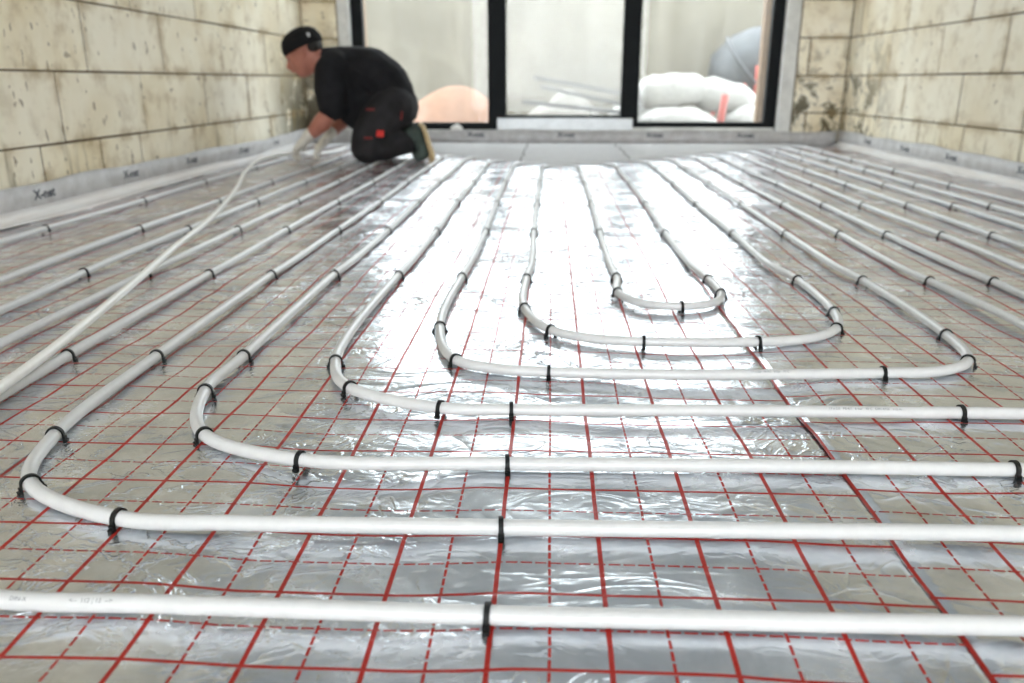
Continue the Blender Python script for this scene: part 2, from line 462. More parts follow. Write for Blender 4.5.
def far_arc(r):
    """turn at the window end from right leg r to left leg -1-r"""
    Y = far_y(r); xr, xl = IDX_X[r], IDX_X[-1 - r]
    rad = min(.15, (xr - xl) / 2)
    pts = []
    for k in range(0, 5):
        a = k / 4 * math.pi / 2
        pts.append((xr - rad + rad * math.cos(a), Y - rad + rad * math.sin(a)))
    if xr - xl > .5:
        n = max(1, int((xr - xl - 2 * rad) / .6))
        for k in range(1, n + 1): pts.append((xr - rad - (xr - xl - 2 * rad) * k / (n + 1), Y + jit(.004)))
    for k in range(0 if rad < (xr - xl) / 2 - 1e-6 else 1, 5):
        a = math.pi / 2 + k / 4 * math.pi / 2
        pts.append((xl + rad + rad * math.cos(a), Y - rad + rad * math.sin(a)))
    pts.append((xl, Y - .1615))
    return pts
NEAR = {  # near bend of each loop from its left leg to its right leg, measured through the clips
 7: [(.154, 1.30), (.146, 1.178), (.185, 1.09), (.266, 1.066), (.338, 1.098), (.367, 1.175), (.365, 1.31)],
 6: [(-.056, 1.30), (-.052, 1.04), (.001, .89), (.075, .842), (.164, .827), (.365, .836), (.460, .860), (.530, .925), (.562, 1.038), (.568, 1.33)],
 5: [(-.208, 1.32), (-.206, .90), (-.155, .715), (-.085, .675), (-.002, .664), (.233, .662), (.522, .684), (.615, .696), (.683, .748), (.714, .893), (.717, 1.33)],
 4: [(-.359, 1.33), (-.351, .70), (-.299, .581), (-.154, .510), (-.054, .508), (.264, .519), (.567, .526), (.72, .535), (.82, .59), (.872, .72), (.888, .97), (.868, 1.33)],
 3: [(-.512, 1.33), (-.511, .719), (-.510, .559), (-.447, .405), (-.302, .340), (-.051, .341), (.25, .349), (.547, .353), (.86, .362), (.96, .41), (1.012, .53), (1.015, .9), (1.012, 1.33)],
 2: [(-.660, 1.32), (-.656, .712), (-.641, .397), (-.591, .266), (-.451, .195), (-.311, .192), (-.05, .196), (.214, .202), (.48, .208), (1.0, .215), (1.11, .26), (1.16, .38), (1.16, .8), (1.156, 1.4)],
 1: [(-.812, 1.31), (-.806, .708), (-.796, .40), (-.765, .20), (-.66, .085), (-.486, .054), (-.35, .054), (-.053, .052), (.212, .055), (.40, .058), (1.1, .06), (1.25, .10), (1.31, .22), (1.31, .8), (1.305, 1.4)],
 0: [(-.966, 1.31), (-.959, .76), (-.955, .2), (-.93, .0), (-.82, -.10), (-.5, -.11), (.4, -.105), (1.2, -.1), (1.40, -.05), (1.47, .08), (1.475, .7), (1.478, 1.4)],
 -1: [(-1.118, 1.31), (-1.10, .97), (-1.10, .1), (-1.08, -.14), (-.97, -.25), (-.5, -.26), (.4, -.255), (1.35, -.25), (1.54, -.2), (1.61, -.06), (1.612, .7), (1.61, 1.4)],
 -2: [(-1.268, 1.30), (-1.262, .97), (-1.26, .0), (-1.24, -.29), (-1.12, -.40), (-.5, -.41), (.4, -.405), (1.5, -.4), (1.69, -.35), (1.76, -.2), (1.762, .7), (1.76, 1.4)],
}
LOOP_LABEL = {
 7: 'innermost small U-shaped white heating pipe loop at the centre of the foil',
 6: 'second white heating pipe loop out from the centre, around the innermost one',
 5: 'third white heating pipe loop out, widest loop with both front corners in view',
 4: 'white heating pipe, fourth row from the front, turning left of centre towards the window',
 3: 'white heating pipe, third row from the front, with a rounded bend at left',
 2: 'white heating pipe, second row from the front, bending up near the left edge',
 1: 'white heating pipe crossing straight through the very front of the picture',
 0: 'white heating pipe at left, fourth from the left wall, crossed first by the loose pipe',
 -1: 'white heating pipe at left, third in from the left wall strip',
 -2: 'white heating pipe at left, second in from the left wall strip',
}
PATHS = {}
def zed(pts):
    return [(x, y, PZ) for x, y in pts]
for k in (7, 6, 5, 4, 3, 2, 1, 0, -1, -2):
    li, ri = 7 - k, 8 - k          # loop 7: legs 0 and 1
    li = -(7 - k)
    left_r = None
    if k == 7:
        start = far_arc(0)[::-1] + leg(0, 3.70, 1.45)          # comes round from leg -1
    else:
        partner = -1 - li                                       # right leg whose window-end turn meets this leg
        start = leg(li, far_y(partner) - .1625, 1.46)
    end = leg(ri, 1.46, far_y(ri) - .25) + far_arc(ri)
    pts = start + [p for p in NEAR[k]] + end
    path = catmull(zed(pts), .02)
    d = np.r_[True, np.linalg.norm(np.diff(path, axis=0), axis=1) > 1e-4]
    path = path[d]
    PATHS[k] = path
    o = tube('heating_pipe', path, R, M['pipe'])
    tag(o, LOOP_LABEL[k], 'heating pipe', 'white heating pipes clipped to the foil')
# pipe next to the left wall (turns at the window end into the outermost right run)
pe = catmull(zed([(-1.572, -2.0), (-1.57, -.8), (-1.57, .5), (-1.568, 1.3)] + leg(-11, 1.9, far_y(10) - .1625)), .03)
PATHS['e'] = pe
tag(tube('heating_pipe', pe, R, M['pipe']), 'white heating pipe closest to the left wall, along the edge strip', 'heating pipe', 'white heating pipes clipped to the foil')
# the length the worker is laying: loose, lifted over the fixed runs into his hand
lp = catmull([(-.72, -1.9, .032), (-.73, -.9, .033), (-.74, -.2, .032), (-.745, .1, .032), (-.766, .362, .031), (-.787, .51, .030), (-.806, .636, .030), (-.832, .779, .030), (-.893, 1.075, .030), (-.982, 1.50, .033), (-1.055, 1.92, .042),
              (-1.181, 2.466, .060), (-1.301, 2.901, .080), (-1.372, 3.238, .090), (-1.42, 3.6, .082), (-1.448, 3.95, .066), (-1.455, 4.09, .060), (-1.460, 4.25, .045), (-1.45, 4.45, .026), (-1.425, 4.7, .0155), (-1.42, 4.9, PZ), (-1.42, 5.13, PZ)], .025)
PATHS['loose'] = lp
tag(tube('loose_pipe', lp, R * .97, M['loose']), 'loose white pipe lifted diagonally across the others into the worker\'s gloved hand', 'pipe')

# ---------------------------------------------------------------- pipe clips
def clip_meshes():
    ri, ro, w = R + .0004, R + .0028, .0026
    bm = bmesh.new()
    n = 12
    prof = []
    cz = PZ
    prof.append(((-ri, 0.001), (-ro, 0.001)))
    for k in range(n + 1):
        a = math.pi - k * math.pi / n
        prof.append(((ri * math.cos(a), cz + ri * math.sin(a)), (ro * math.cos(a), cz + ro * math.sin(a))))
    prof.append(((ri, 0.001), (ro, 0.001)))
    rows = []
    for (i_, o_) in prof:
        rows.append([bm.verts.new((s * w, p[0], p[1])) for p, s in ((i_, -1), (o_, -1), (o_, 1), (i_, 1))])
    for a, b in zip(rows[:-1], rows[1:]):
        for q in range(4): bm.faces.new((a[q], a[(q + 1) % 4], b[(q + 1) % 4], b[q]))
    bm.faces.new(rows[0]); bm.faces.new(rows[-1][::-1])
    band = bpy.data.meshes.new('clip_band'); bmesh.ops.recalc_face_normals(bm, faces=bm.faces); bm.to_mesh(band); bm.free()
    def foot(s):
        # barbed shoulder at the end of the arch
        y0 = s * (R + .0006)
        P = [(y0, .0), (y0 + s * .0048, .0), (y0 + s * .0062, .0045), (y0 + s * .0034, .0052), (y0 + s * .0040, .0085), (y0, .0100)]
        V = [(sx * .0032, y, z) for sx in (-1, 1) for y, z in P]
        n_ = len(P)
        F = [tuple(range(n_)), tuple(range(2 * n_ - 1, n_ - 1, -1))] + [(k, (k + 1) % n_, n_ + (k + 1) % n_, n_ + k) for k in range(n_)]
        me = bpy.data.meshes.new('clip_foot'); me.from_pydata(V, [], F); me.validate()
        b = bmesh.new(); b.from_mesh(me); bmesh.ops.recalc_face_normals(b, faces=b.faces); b.to_mesh(me); b.free()
        return me
    fl, fr = foot(-1), foot(1)
    bm = bmesh.new()
    for me in (band, fl, fr): bm.from_mesh(me)
    whole = bpy.data.meshes.new('pipe_clip'); bm.to_mesh(whole); bm.free()
    for me in (band, fl, fr, whole): me.materials.append(M['clip'])
    return band, fl, fr, whole
C_BAND, C_FL, C_FR, C_ALL = clip_meshes()
CLIP_GROUP = 'black clips holding the heating pipes'
def put_clip(key, x, y, label, near=None):
    path = PATHS[key]
    i = int(np.argmin((path[:, 0] - x) ** 2 + (path[:, 1] - y) ** 2))
    i = min(max(i, 1), len(path) - 2)
    t = path[i + 1] - path[i - 1]
    rz = math.atan2(t[1], t[0])
    p = path[i]
    loc = (p[0], p[1], 0)
    near = p[1] < 1.5 if near is None else near
    if near:
        r = empty('pipe_clip', loc, rz + jit(.06))
        for nm, me in (('band', C_BAND), ('foot', C_FL), ('foot', C_FR)): link(bpy.data.objects.new(nm, me), r)
    else:
        r = link(bpy.data.objects.new('pipe_clip', C_ALL)); r.location = loc; r.rotation_euler = (0, 0, rz + jit(.06))
    tag(r, label, 'pipe clip', CLIP_GROUP)

ORD = ['first', 'second', 'third', 'fourth', 'fifth', 'sixth', 'seventh', 'eighth', 'ninth', 'tenth', 'eleventh', 'twelfth']
PNAME = {7: 'innermost pipe loop', 6: 'second pipe loop from centre', 5: 'third pipe loop from centre', 4: 'fourth-row pipe', 3: 'third-row pipe', 2: 'second-row pipe', 1: 'front pipe'}
# single clips on the near bends and cross runs
for key, x, y, lab in [
    (1, -.053, .052, 'black clip on the front pipe, at the bottom centre of the picture'),
    (2, -.051, .196, 'black clip at the middle of the second pipe row from the front'),
    (2, -.451, .195, 'black clip on the second-row pipe just right of its left bend'),
    (2, -.591, .266, 'black clip on the outside corner of the second-row pipe bend, lowest at left'),
    (2, -.641, .397, 'black clip at the upper end of the second-row pipe bend, near the left edge'),
    (3, -.051, .341, 'black clip at the middle of the third pipe row from the front'),
    (3, .545, .353, 'black clip on the third pipe row at the right picture edge'),
    (3, -.302, .340, 'black clip on the third-row pipe just right of its left bend'),
    (3, -.447, .405, 'black clip on the lower outside of the third-row pipe bend'),
    (3, -.510, .559, 'black clip at the top of the third-row pipe bend'),
    (4, -.054, .508, 'black clip near the middle of the fourth pipe row, right of its pair'),
    (4, .567, .526, 'black clip on the fourth pipe row close to the right picture edge'),
    (4, -.154, .510, 'black clip on the fourth pipe row where the left bend begins'),
    (4, -.299, .581, 'black clip half way round the fourth-row pipe bend'),
    (4, -.351, .700, 'black clip at the top of the fourth-row pipe bend'),
    (5, -.002, .664, 'black clip on the front run of the third loop, left of centre'),
    (5, .522, .684, 'black clip on the front run of the third loop, right end'),
    (5, -.155, .715, 'black clip on the left corner of the third loop, lower one'),
    (5, -.206, .90, 'black clip on the left corner of the third loop, upper one'),
    (5, .683, .748, 'black clip on the right corner of the third loop, lower one'),
    (5, .714, .893, 'black clip on the right corner of the third loop, upper one'),
    (6, .164, .827, 'black clip on the front run of the second loop, at its middle'),
    (6, .365, .836, 'black clip on the front run of the second loop, right of middle'),
    (6, .001, .89, 'black clip on the left corner of the second loop, lower one'),
    (6, -.052, 1.04, 'black clip on the left corner of the second loop, upper one'),
    (6, .530, .925, 'black clip on the right corner of the second loop, lower one'),
    (6, .562, 1.038, 'black clip on the right corner of the second loop, upper one'),
    (7, .266, 1.066, 'black clip on the front curve of the innermost loop'),
    (7, .146, 1.178, 'black clip on the left corner of the innermost loop, lower one'),
    (7, .367, 1.175, 'black clip on the right corner of the innermost loop, lower one'),
    (2, -.656, .712, 'black clip on the second-row pipe, first above its bend'),
    (3, -.511, .719, 'black clip on the third-row pipe, first straight above its bend'),
    (1, -.806, .708, 'black clip at left where the loose pipe lies beside a clipped one'),
    ]:
    put_clip(key, x, y, lab, True)
# rows of clips along the legs towards the window
LEFT_N = ['left leg of the innermost loop', 'left leg of the second loop', 'left leg of the third loop', 'leg of the fourth-row pipe', 'leg of the third-row pipe', 'leg of the second-row pipe',
          'left run fifth from the wall', 'left run fourth from the wall', 'left run third from the wall', 'left run second from the wall', None, 'run along the left wall strip']
RIGHT_N = [None, 'right leg of the innermost loop', 'right leg of the second loop', 'right leg of the third loop', 'seventh run from the right wall', 'sixth run from the right wall', 'fifth run from the right wall', 'fourth run from the right wall',
           'third run from the right wall', 'second run from the right wall', 'run along the right wall']
def loop_of(i):
    if i == -11: return 'e'
    return 7 + i if i <= 0 else 8 - i
def frame_x(y, s):      # half width of the view on the floor at depth y
    return (y + .54) * .60
for i in sorted(IDX_X):
    if i == -10: continue
    nm = LEFT_N[-i] if i <= 0 else RIGHT_N[i]
    r = i if i >= 0 else -1 - i
    ys = [y for y in ROWS + [4.36, 4.9] if y < far_y(r) - .10]
    if i == -11: ys = [1.9, 2.52, 3.11, 3.75, 4.36, 4.96]
    c = 0
    for y in ys:
        x = IDX_X[i]
        if abs(x + .02) > .62 * (y + .56) + .05: continue
        put_clip(loop_of(i), x, y, 'black clip, %s from the front on the %s' % (ORD[c], nm)); c += 1
# clips along the window-end turns
for r in range(1, 11):
    owner = loop_of(r)
    for c, x in enumerate((-.168, .46)):
        if IDX_X[-1 - r] + .1 < x < IDX_X[r] - .1:
            put_clip(owner, x, far_y(r), 'black clip on %s cross run from the window, %s' % (
                ['the nearest', 'second', 'third', 'fourth', 'fifth', 'sixth', 'seventh', 'eighth', 'ninth', 'tenth'][10 - r], ('left one', 'right one')[c]))

# print on the pipes, wrapped on the plastic
def text_mesh(body, size, bold=0.0):
    cu = bpy.data.curves.new('t', 'FONT'); cu.body = body; cu.size = size; cu.align_x = 'CENTER'; cu.align_y = 'CENTER'; cu.resolution_u = 2; cu.offset = bold
    ob = bpy.data.objects.new('t', cu); COL.objects.link(ob)
    bpy.context.view_layer.update()
    me = bpy.data.meshes.new_from_object(ob.evaluated_get(bpy.context.evaluated_depsgraph_get()))
    bpy.data.objects.remove(ob); bpy.data.curves.remove(cu)
    return me
def pipe_print(parent, key, x, y, body, size, ang=1.9):
    me = text_mesh(body, size)
    path = PATHS[key]; i = int(np.argmin((path[:, 0] - x) ** 2 + (path[:, 1] - y) ** 2))
    t = path[i + 1] - path[i - 1]; t /= np.linalg.norm(t)
    if t[0] < 0: t = -t
    s = np.cross(t, (0, 0, 1.0))      # towards the camera
    rr = R + .00025
    for v in me.vertices:
        a = ang - math.pi / 2 - v.co.y / rr     # 0 = top, grows to the camera side
        p = path[i] + t * v.co.x + rr * (math.sin(a) * s + math.cos(a) * np.array((0, 0, 1.0)))
        v.co = Vector(p)
    me.materials.append(M['inkgrey'])
    link(bpy.data.objects.new('printed_marking', me), parent)
pipes = {}
for o in COL.objects:
    if o.name.startswith('heating_pipe'):
        for k, l in LOOP_LABEL.items():
            if o.get('label') == l: pipes[k] = o
pipe_print(pipes[1], 1, -.400, .054, '<--  112 | 12  -->', .0056, 2.3)
pipe_print(pipes[1], 1, -.472, .054, 'DIN-X', .0056, 2.3)
pipe_print(pipes[4], 4, .44, .523, '17 x 2,0   PE-RT   6 bar   70 C   DIN 4726   112 m', .0048, 2.25)
pipe_print(pipes[5], 5, .35, .671, '17 x 2,0   PE-RT   6 bar   70 C', .0048, 2.25)

# ---------------------------------------------------------------- edge strips along the walls
def edge_strip(name, p0, p1, nrm, label, texts, bulge=None, tops=.108, film=True):
    """thin foam strip standing against a wall from p0 to p1; nrm points into the room"""
    p0, p1, nrm = np.array(p0, float), np.array(p1, float), np.array(nrm, float)
    L = np.linalg.norm(p1 - p0); d = (p1 - p0) / L
    n = int(L / .04); th = .008
    V, F = [], []
    rnd = random.Random(len(label))
    ph = [rnd.uniform(0, 6) for _ in range(4)]
    def off(s, z):
        o = .017 + .004 * math.sin(s * 3.1 + ph[0]) + .003 * math.sin(s * 7.3 + ph[1])
        if bulge:
            c, w, a = bulge
            o += a * math.exp(-((s - c) / w) ** 2) * (.35 + .65 * z / tops)
        return o
    for k in range(n + 1):
        s = L * k / n
        top = tops + .004 * math.sin(s * 4.3 + ph[2]) + .003 * math.sin(s * 11 + ph[3])
        for z in (-.005, top * .5, top):
            o = off(s, z)
            a = p0 + d * s + nrm * o; b = a - nrm * th
            V += [(a[0], a[1], z), (b[0], b[1], z)]
    for k in range(n):
        a, b = k * 6, (k + 1) * 6
        F += [(a, b, b + 2, a + 2), (a + 2, b + 2, b + 4, a + 4), (a + 4, b + 4, b + 5, a + 5), (a + 5, b + 5, b + 3, a + 3), (a + 3, b + 3, b + 1, a + 1), (a + 1, b + 1, b, a)]
    F += [(0, 2, 3, 1), (2, 4, 5, 3)]
    e = n * 6; F += [(e, e + 1, e + 3, e + 2), (e + 2, e + 3, e + 5, e + 4)]
    bm = bmesh.new(); vv = [bm.verts.new(v) for v in V]
    for f in F: bm.faces.new([vv[q] for q in f])
    o = from_bm(name, bm, M['strip'], None, True)
    tag(o, label, 'edge strip', 'grey foam edge strips along the walls')
    for s in texts:
        me = text_mesh('X-net', .046, .0016)
        flip = 1 if np.dot(np.cross(nrm, (0, 0, 1)), d) < 0 else -1
        for v in me.vertices:
            ss = s + flip * v.co.x * 1.15; zz = .069 + v.co.y
            q = p0 + d * ss + nrm * (off(ss, zz) + .0006)
            v.co = Vector((q[0], q[1], zz))
        me.materials.append(M['ink'])
        link(bpy.data.objects.new('printed_lettering', me), o)
    if film:
        # clear film apron falling from the strip on to the foil
        V, F = [], []
        for k in range(n + 1):
            s = L * k / n; base = off(s, 0)
            wv = .012 * math.sin(s * 2.7 + ph[1]) + .008 * math.sin(s * 6.1)
            for j, (dd, z) in enumerate(((.001, .034), (.014, .016), (.034, .006), (.056 + wv * .5, .0035 + .001 * math.sin(s * 9)), (.074 + wv, .0022))):
                a = p0 + d * s + nrm * (base + dd); V.append((a[0], a[1], z))
        for k in range(n):
            for j in range(4): F.append((k * 5 + j, (k + 1) * 5 + j, (k + 1) * 5 + j + 1, k * 5 + j + 1))
        f = mk('film_apron', V, F, M['film'], o, True)
        sm = f.modifiers.new('t', 'SOLIDIFY'); sm.thickness = .0005
    return o
edge_strip('edge_strip', (XL, -2.0, 0), (XL, YB - .02, 0), (1, 0, 0), 'grey foam edge strip with dark print along the left wall, behind the loose pipe',
           [2.0 + y for y in (1.61, 2.27, 2.905, 3.53, 4.15, 4.8)], (6.30, .33, .05))
edge_strip('edge_strip', (XR, -2.0, 0), (XR, YB - .02, 0), (-1, 0, 0), 'grey foam edge strip with dark print along the right wall',
           [2.0 + y for y in (5.05, 4.44, 3.87, 3.19, 2.5)], None, .108)
edge_strip('edge_strip', (XL + .02, YB, 0), (XR - .02, YB, 0), (0, -1, 0), 'grey foam edge strip with dark print below the black-framed window',
           [-XL - .02 + x for x in (-1.22, -.56, .11, .76, 1.42)], None, .100, False)

# small lump of white foam left on the strip below the left pane
bm = bmesh.new(); bmesh.ops.create_icosphere(bm, subdivisions=3, radius=1)
for v in bm.verts:
    k = 1 + .12 * math.sin(v.co.x * 5 + 1) * math.cos(v.co.y * 4)
    v.co = Vector((v.co.x * .045 * k, v.co.y * .022 * k, max(v.co.z, -.35) * .03 * k))
lump = from_bm('foam_scrap', bm, simple('white_foam', (.82, .81, .78), .8, 0, .05, 60, .3), None, True)
lump.location = (-.70, YB - .012, .112)
tag(lump, 'small white foam scrap on the edge strip below the left window pane', 'foam scrap')

# ---------------------------------------------------------------- outside, seen through the dusty panes
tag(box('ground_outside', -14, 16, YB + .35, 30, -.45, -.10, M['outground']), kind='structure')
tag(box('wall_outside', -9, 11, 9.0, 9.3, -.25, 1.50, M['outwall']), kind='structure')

def mound(name, cx, cy, rx, ry, h, mat, label, cat, z0=-.10, seed=1, rough=.06, n=40):
    rnd = random.Random(seed); ph = [(rnd.uniform(2, 9), rnd.uniform(0, 6.28), rnd.uniform(0, 6.28)) for _ in range(8)]
    V, F = [], []
    m = 14
    V.append((cx, cy, z0 + h))
    for j in range(1, m + 1):
        t = j / m
        for k in range(n):
            a = 2 * math.pi * k / n
            x, y = math.cos(a) * t, math.sin(a) * t
            w = sum(math.sin(f * x + p) * math.sin(f * y + q) for f, p, q in ph) * rough
            z = h * (.5 + .5 * math.cos(math.pi * min(1, t))) ** .8 * (1 + w) if j < m else -.01
            V.append((cx + rx * x * (1 + .4 * w), cy + ry * y, z0 + z))
    for k in range(n): F.append((0, 1 + k, 1 + (k + 1) % n))
    for j in range(m - 1):
        a, b = 1 + j * n, 1 + (j + 1) * n
        for k in range(n): F.append((a + k, b + k, b + (k + 1) % n, a + (k + 1) % n))
    F.append(tuple(1 + (m - 1) * n + k for k in range(n))[::-1])
    o = mk(name, V, F, mat, None, True)
    if label: tag(o, label, cat)
    return o
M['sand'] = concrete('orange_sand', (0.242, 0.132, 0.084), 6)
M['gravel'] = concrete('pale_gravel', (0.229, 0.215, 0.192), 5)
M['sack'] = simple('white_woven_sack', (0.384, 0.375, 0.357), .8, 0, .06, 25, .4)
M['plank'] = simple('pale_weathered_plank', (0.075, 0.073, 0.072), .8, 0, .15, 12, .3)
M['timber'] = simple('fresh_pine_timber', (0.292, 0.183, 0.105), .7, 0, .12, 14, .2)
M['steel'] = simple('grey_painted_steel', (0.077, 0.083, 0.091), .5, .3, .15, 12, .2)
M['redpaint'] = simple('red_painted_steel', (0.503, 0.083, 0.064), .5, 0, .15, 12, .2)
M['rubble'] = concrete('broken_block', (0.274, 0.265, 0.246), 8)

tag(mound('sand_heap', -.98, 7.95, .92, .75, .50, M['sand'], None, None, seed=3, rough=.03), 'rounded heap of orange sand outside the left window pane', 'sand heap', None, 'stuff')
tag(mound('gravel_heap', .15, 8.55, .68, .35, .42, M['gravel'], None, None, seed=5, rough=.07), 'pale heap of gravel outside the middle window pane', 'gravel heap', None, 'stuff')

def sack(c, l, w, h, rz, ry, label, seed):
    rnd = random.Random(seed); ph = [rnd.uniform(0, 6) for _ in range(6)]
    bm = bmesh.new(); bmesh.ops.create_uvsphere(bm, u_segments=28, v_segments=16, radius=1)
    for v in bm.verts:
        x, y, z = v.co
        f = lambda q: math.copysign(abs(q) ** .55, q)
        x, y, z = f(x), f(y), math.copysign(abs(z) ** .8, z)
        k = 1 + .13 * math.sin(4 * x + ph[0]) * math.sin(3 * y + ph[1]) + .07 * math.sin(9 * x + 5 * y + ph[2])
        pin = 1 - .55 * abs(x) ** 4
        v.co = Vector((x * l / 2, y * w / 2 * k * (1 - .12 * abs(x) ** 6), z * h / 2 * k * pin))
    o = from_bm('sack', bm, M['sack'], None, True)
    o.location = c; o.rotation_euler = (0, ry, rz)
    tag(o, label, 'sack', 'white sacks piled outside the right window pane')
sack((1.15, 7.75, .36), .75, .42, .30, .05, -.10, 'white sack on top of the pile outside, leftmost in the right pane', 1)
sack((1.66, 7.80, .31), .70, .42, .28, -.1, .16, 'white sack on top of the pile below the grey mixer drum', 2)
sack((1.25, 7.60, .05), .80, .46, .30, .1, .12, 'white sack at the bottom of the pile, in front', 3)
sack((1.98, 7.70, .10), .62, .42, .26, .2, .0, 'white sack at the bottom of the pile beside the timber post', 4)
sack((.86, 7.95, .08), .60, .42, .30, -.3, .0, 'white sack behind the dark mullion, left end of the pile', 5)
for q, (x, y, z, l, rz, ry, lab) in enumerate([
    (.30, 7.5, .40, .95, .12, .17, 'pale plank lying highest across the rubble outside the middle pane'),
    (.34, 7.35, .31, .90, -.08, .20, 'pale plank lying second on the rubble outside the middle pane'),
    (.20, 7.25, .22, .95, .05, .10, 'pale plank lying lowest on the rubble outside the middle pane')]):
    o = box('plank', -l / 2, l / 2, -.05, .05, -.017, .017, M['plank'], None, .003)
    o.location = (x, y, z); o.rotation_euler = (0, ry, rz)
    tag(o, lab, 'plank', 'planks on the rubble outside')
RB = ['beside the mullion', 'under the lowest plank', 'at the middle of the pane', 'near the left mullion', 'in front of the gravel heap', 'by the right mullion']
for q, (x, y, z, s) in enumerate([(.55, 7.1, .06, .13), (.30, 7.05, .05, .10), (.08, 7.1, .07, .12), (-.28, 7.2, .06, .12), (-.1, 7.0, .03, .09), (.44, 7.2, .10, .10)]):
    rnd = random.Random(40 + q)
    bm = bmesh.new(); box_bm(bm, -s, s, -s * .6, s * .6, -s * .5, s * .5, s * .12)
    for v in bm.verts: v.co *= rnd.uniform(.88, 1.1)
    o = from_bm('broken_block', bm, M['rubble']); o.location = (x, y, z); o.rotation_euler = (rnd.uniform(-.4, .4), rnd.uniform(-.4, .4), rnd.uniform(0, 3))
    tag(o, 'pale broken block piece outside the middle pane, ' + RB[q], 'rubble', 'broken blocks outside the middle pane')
# concrete mixer: tilted drum with open mouth, ring gear, frame and legs
mx = empty('concrete_mixer', (2.02, 8.35, -.10))
tag(mx, 'grey concrete mixer with tilted drum outside the right window pane', 'concrete mixer')
prof = [(0, -.36), (.20, -.36), (.33, -.22), (.35, -.04), (.35, .06), (.29, .24), (.19, .40), (.20, .42), (.17, .40), (.27, .23), (.32, .05), (.32, -.04), (.30, -.2), (.17, -.33), (0, -.33)]
n = 32; V, F = [], []
for r_, z_ in prof:
    for k in range(n):
        a = 2 * math.pi * k / n; V.append((r_ * math.cos(a), r_ * math.sin(a), z_))
for j in range(len(prof) - 1):
    for k in range(n): F.append((j * n + k, j * n + (k + 1) % n, (j + 1) * n + (k + 1) % n, (j + 1) * n + k))
drum = mk('drum', V, F, M['steel'], mx, True)
drum.location = (0, 0, .69); drum.rotation_euler = (.30, .85, 0)
V, F = tube_data([(math.cos(a) * .36, math.sin(a) * .36, .0) for a in np.linspace(0, 2 * math.pi, 33)], .018, 8)
rg = mk('ring_gear', V.tolist(), F, M['steel'], drum, True)
for sx, sy in ((-1, -1), (1, -1), (-1, 1), (1, 1)):
    tube('leg', catmull([(sx * .34, sy * .30, 0), (sx * .26, sy * .22, .28), (sx * .08, sy * .30, .52)], .05), .022, M['redpaint'], mx, 8)
tube('yoke', catmull([(0, -.42, .69), (0, -.41, .46), (0, 0, .28), (0, .41, .46), (0, .42, .69)], .05), .026, M['redpaint'], mx, 8)
tube('tilt_handle', catmull([(.02, -.44, .69), (.20, -.46, .80), (.36, -.46, .90), (.40, -.46, .55)], .05), .014, M['redpaint'], mx, 8)
# timber standing outside
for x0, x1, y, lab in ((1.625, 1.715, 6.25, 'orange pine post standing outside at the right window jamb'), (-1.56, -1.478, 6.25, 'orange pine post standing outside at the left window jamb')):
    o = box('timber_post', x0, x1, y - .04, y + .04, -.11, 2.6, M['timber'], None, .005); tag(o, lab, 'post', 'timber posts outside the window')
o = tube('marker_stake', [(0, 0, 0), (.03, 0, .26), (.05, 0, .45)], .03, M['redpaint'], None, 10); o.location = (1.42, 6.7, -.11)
tag(o, 'red stake leaning outside in front of the white sacks', 'stake')

# ---------------------------------------------------------------- the worker
M['shirt'] = fabric('black_shirt_cloth', (.012, .012, .014))
M['trousers'] = fabric('charcoal_work_cloth', (.022, .021, .023))
M['cap'] = fabric('black_cap_cloth', (.010, .010, .011))
M['skin'] = simple('skin', (.38, .145, .10), .55, 0, .10, 18, .1)
M['hair'] = simple('dark_hair', (.012, .009, .007), .7, 0, .3, 120, .3)
M['glove'] = fabric('off_white_glove', (.66, .62, .55), .12)
M['shoe'] = fabric('green_grey_shoe', (.065, .085, .075))
M['sole'] = simple('tan_sole', (.46, .34, .18), .8, 0, .1, 40, .2)
M['redtrim'] = simple('red_cloth_trim', (.60, .035, .03), .8, 0, .1, 60, .1)
M['dullred'] = simple('dull_red_trim', (.13, .016, .016), .9, 0, .1, 60, .1)
M['eye'] = simple('dark_eye', (.03, .02, .02), .3, 0, .1, 60, 0)
M['whitetag'] = simple('white_tag', (.8, .8, .8), .7, 0, .05, 60, 0)

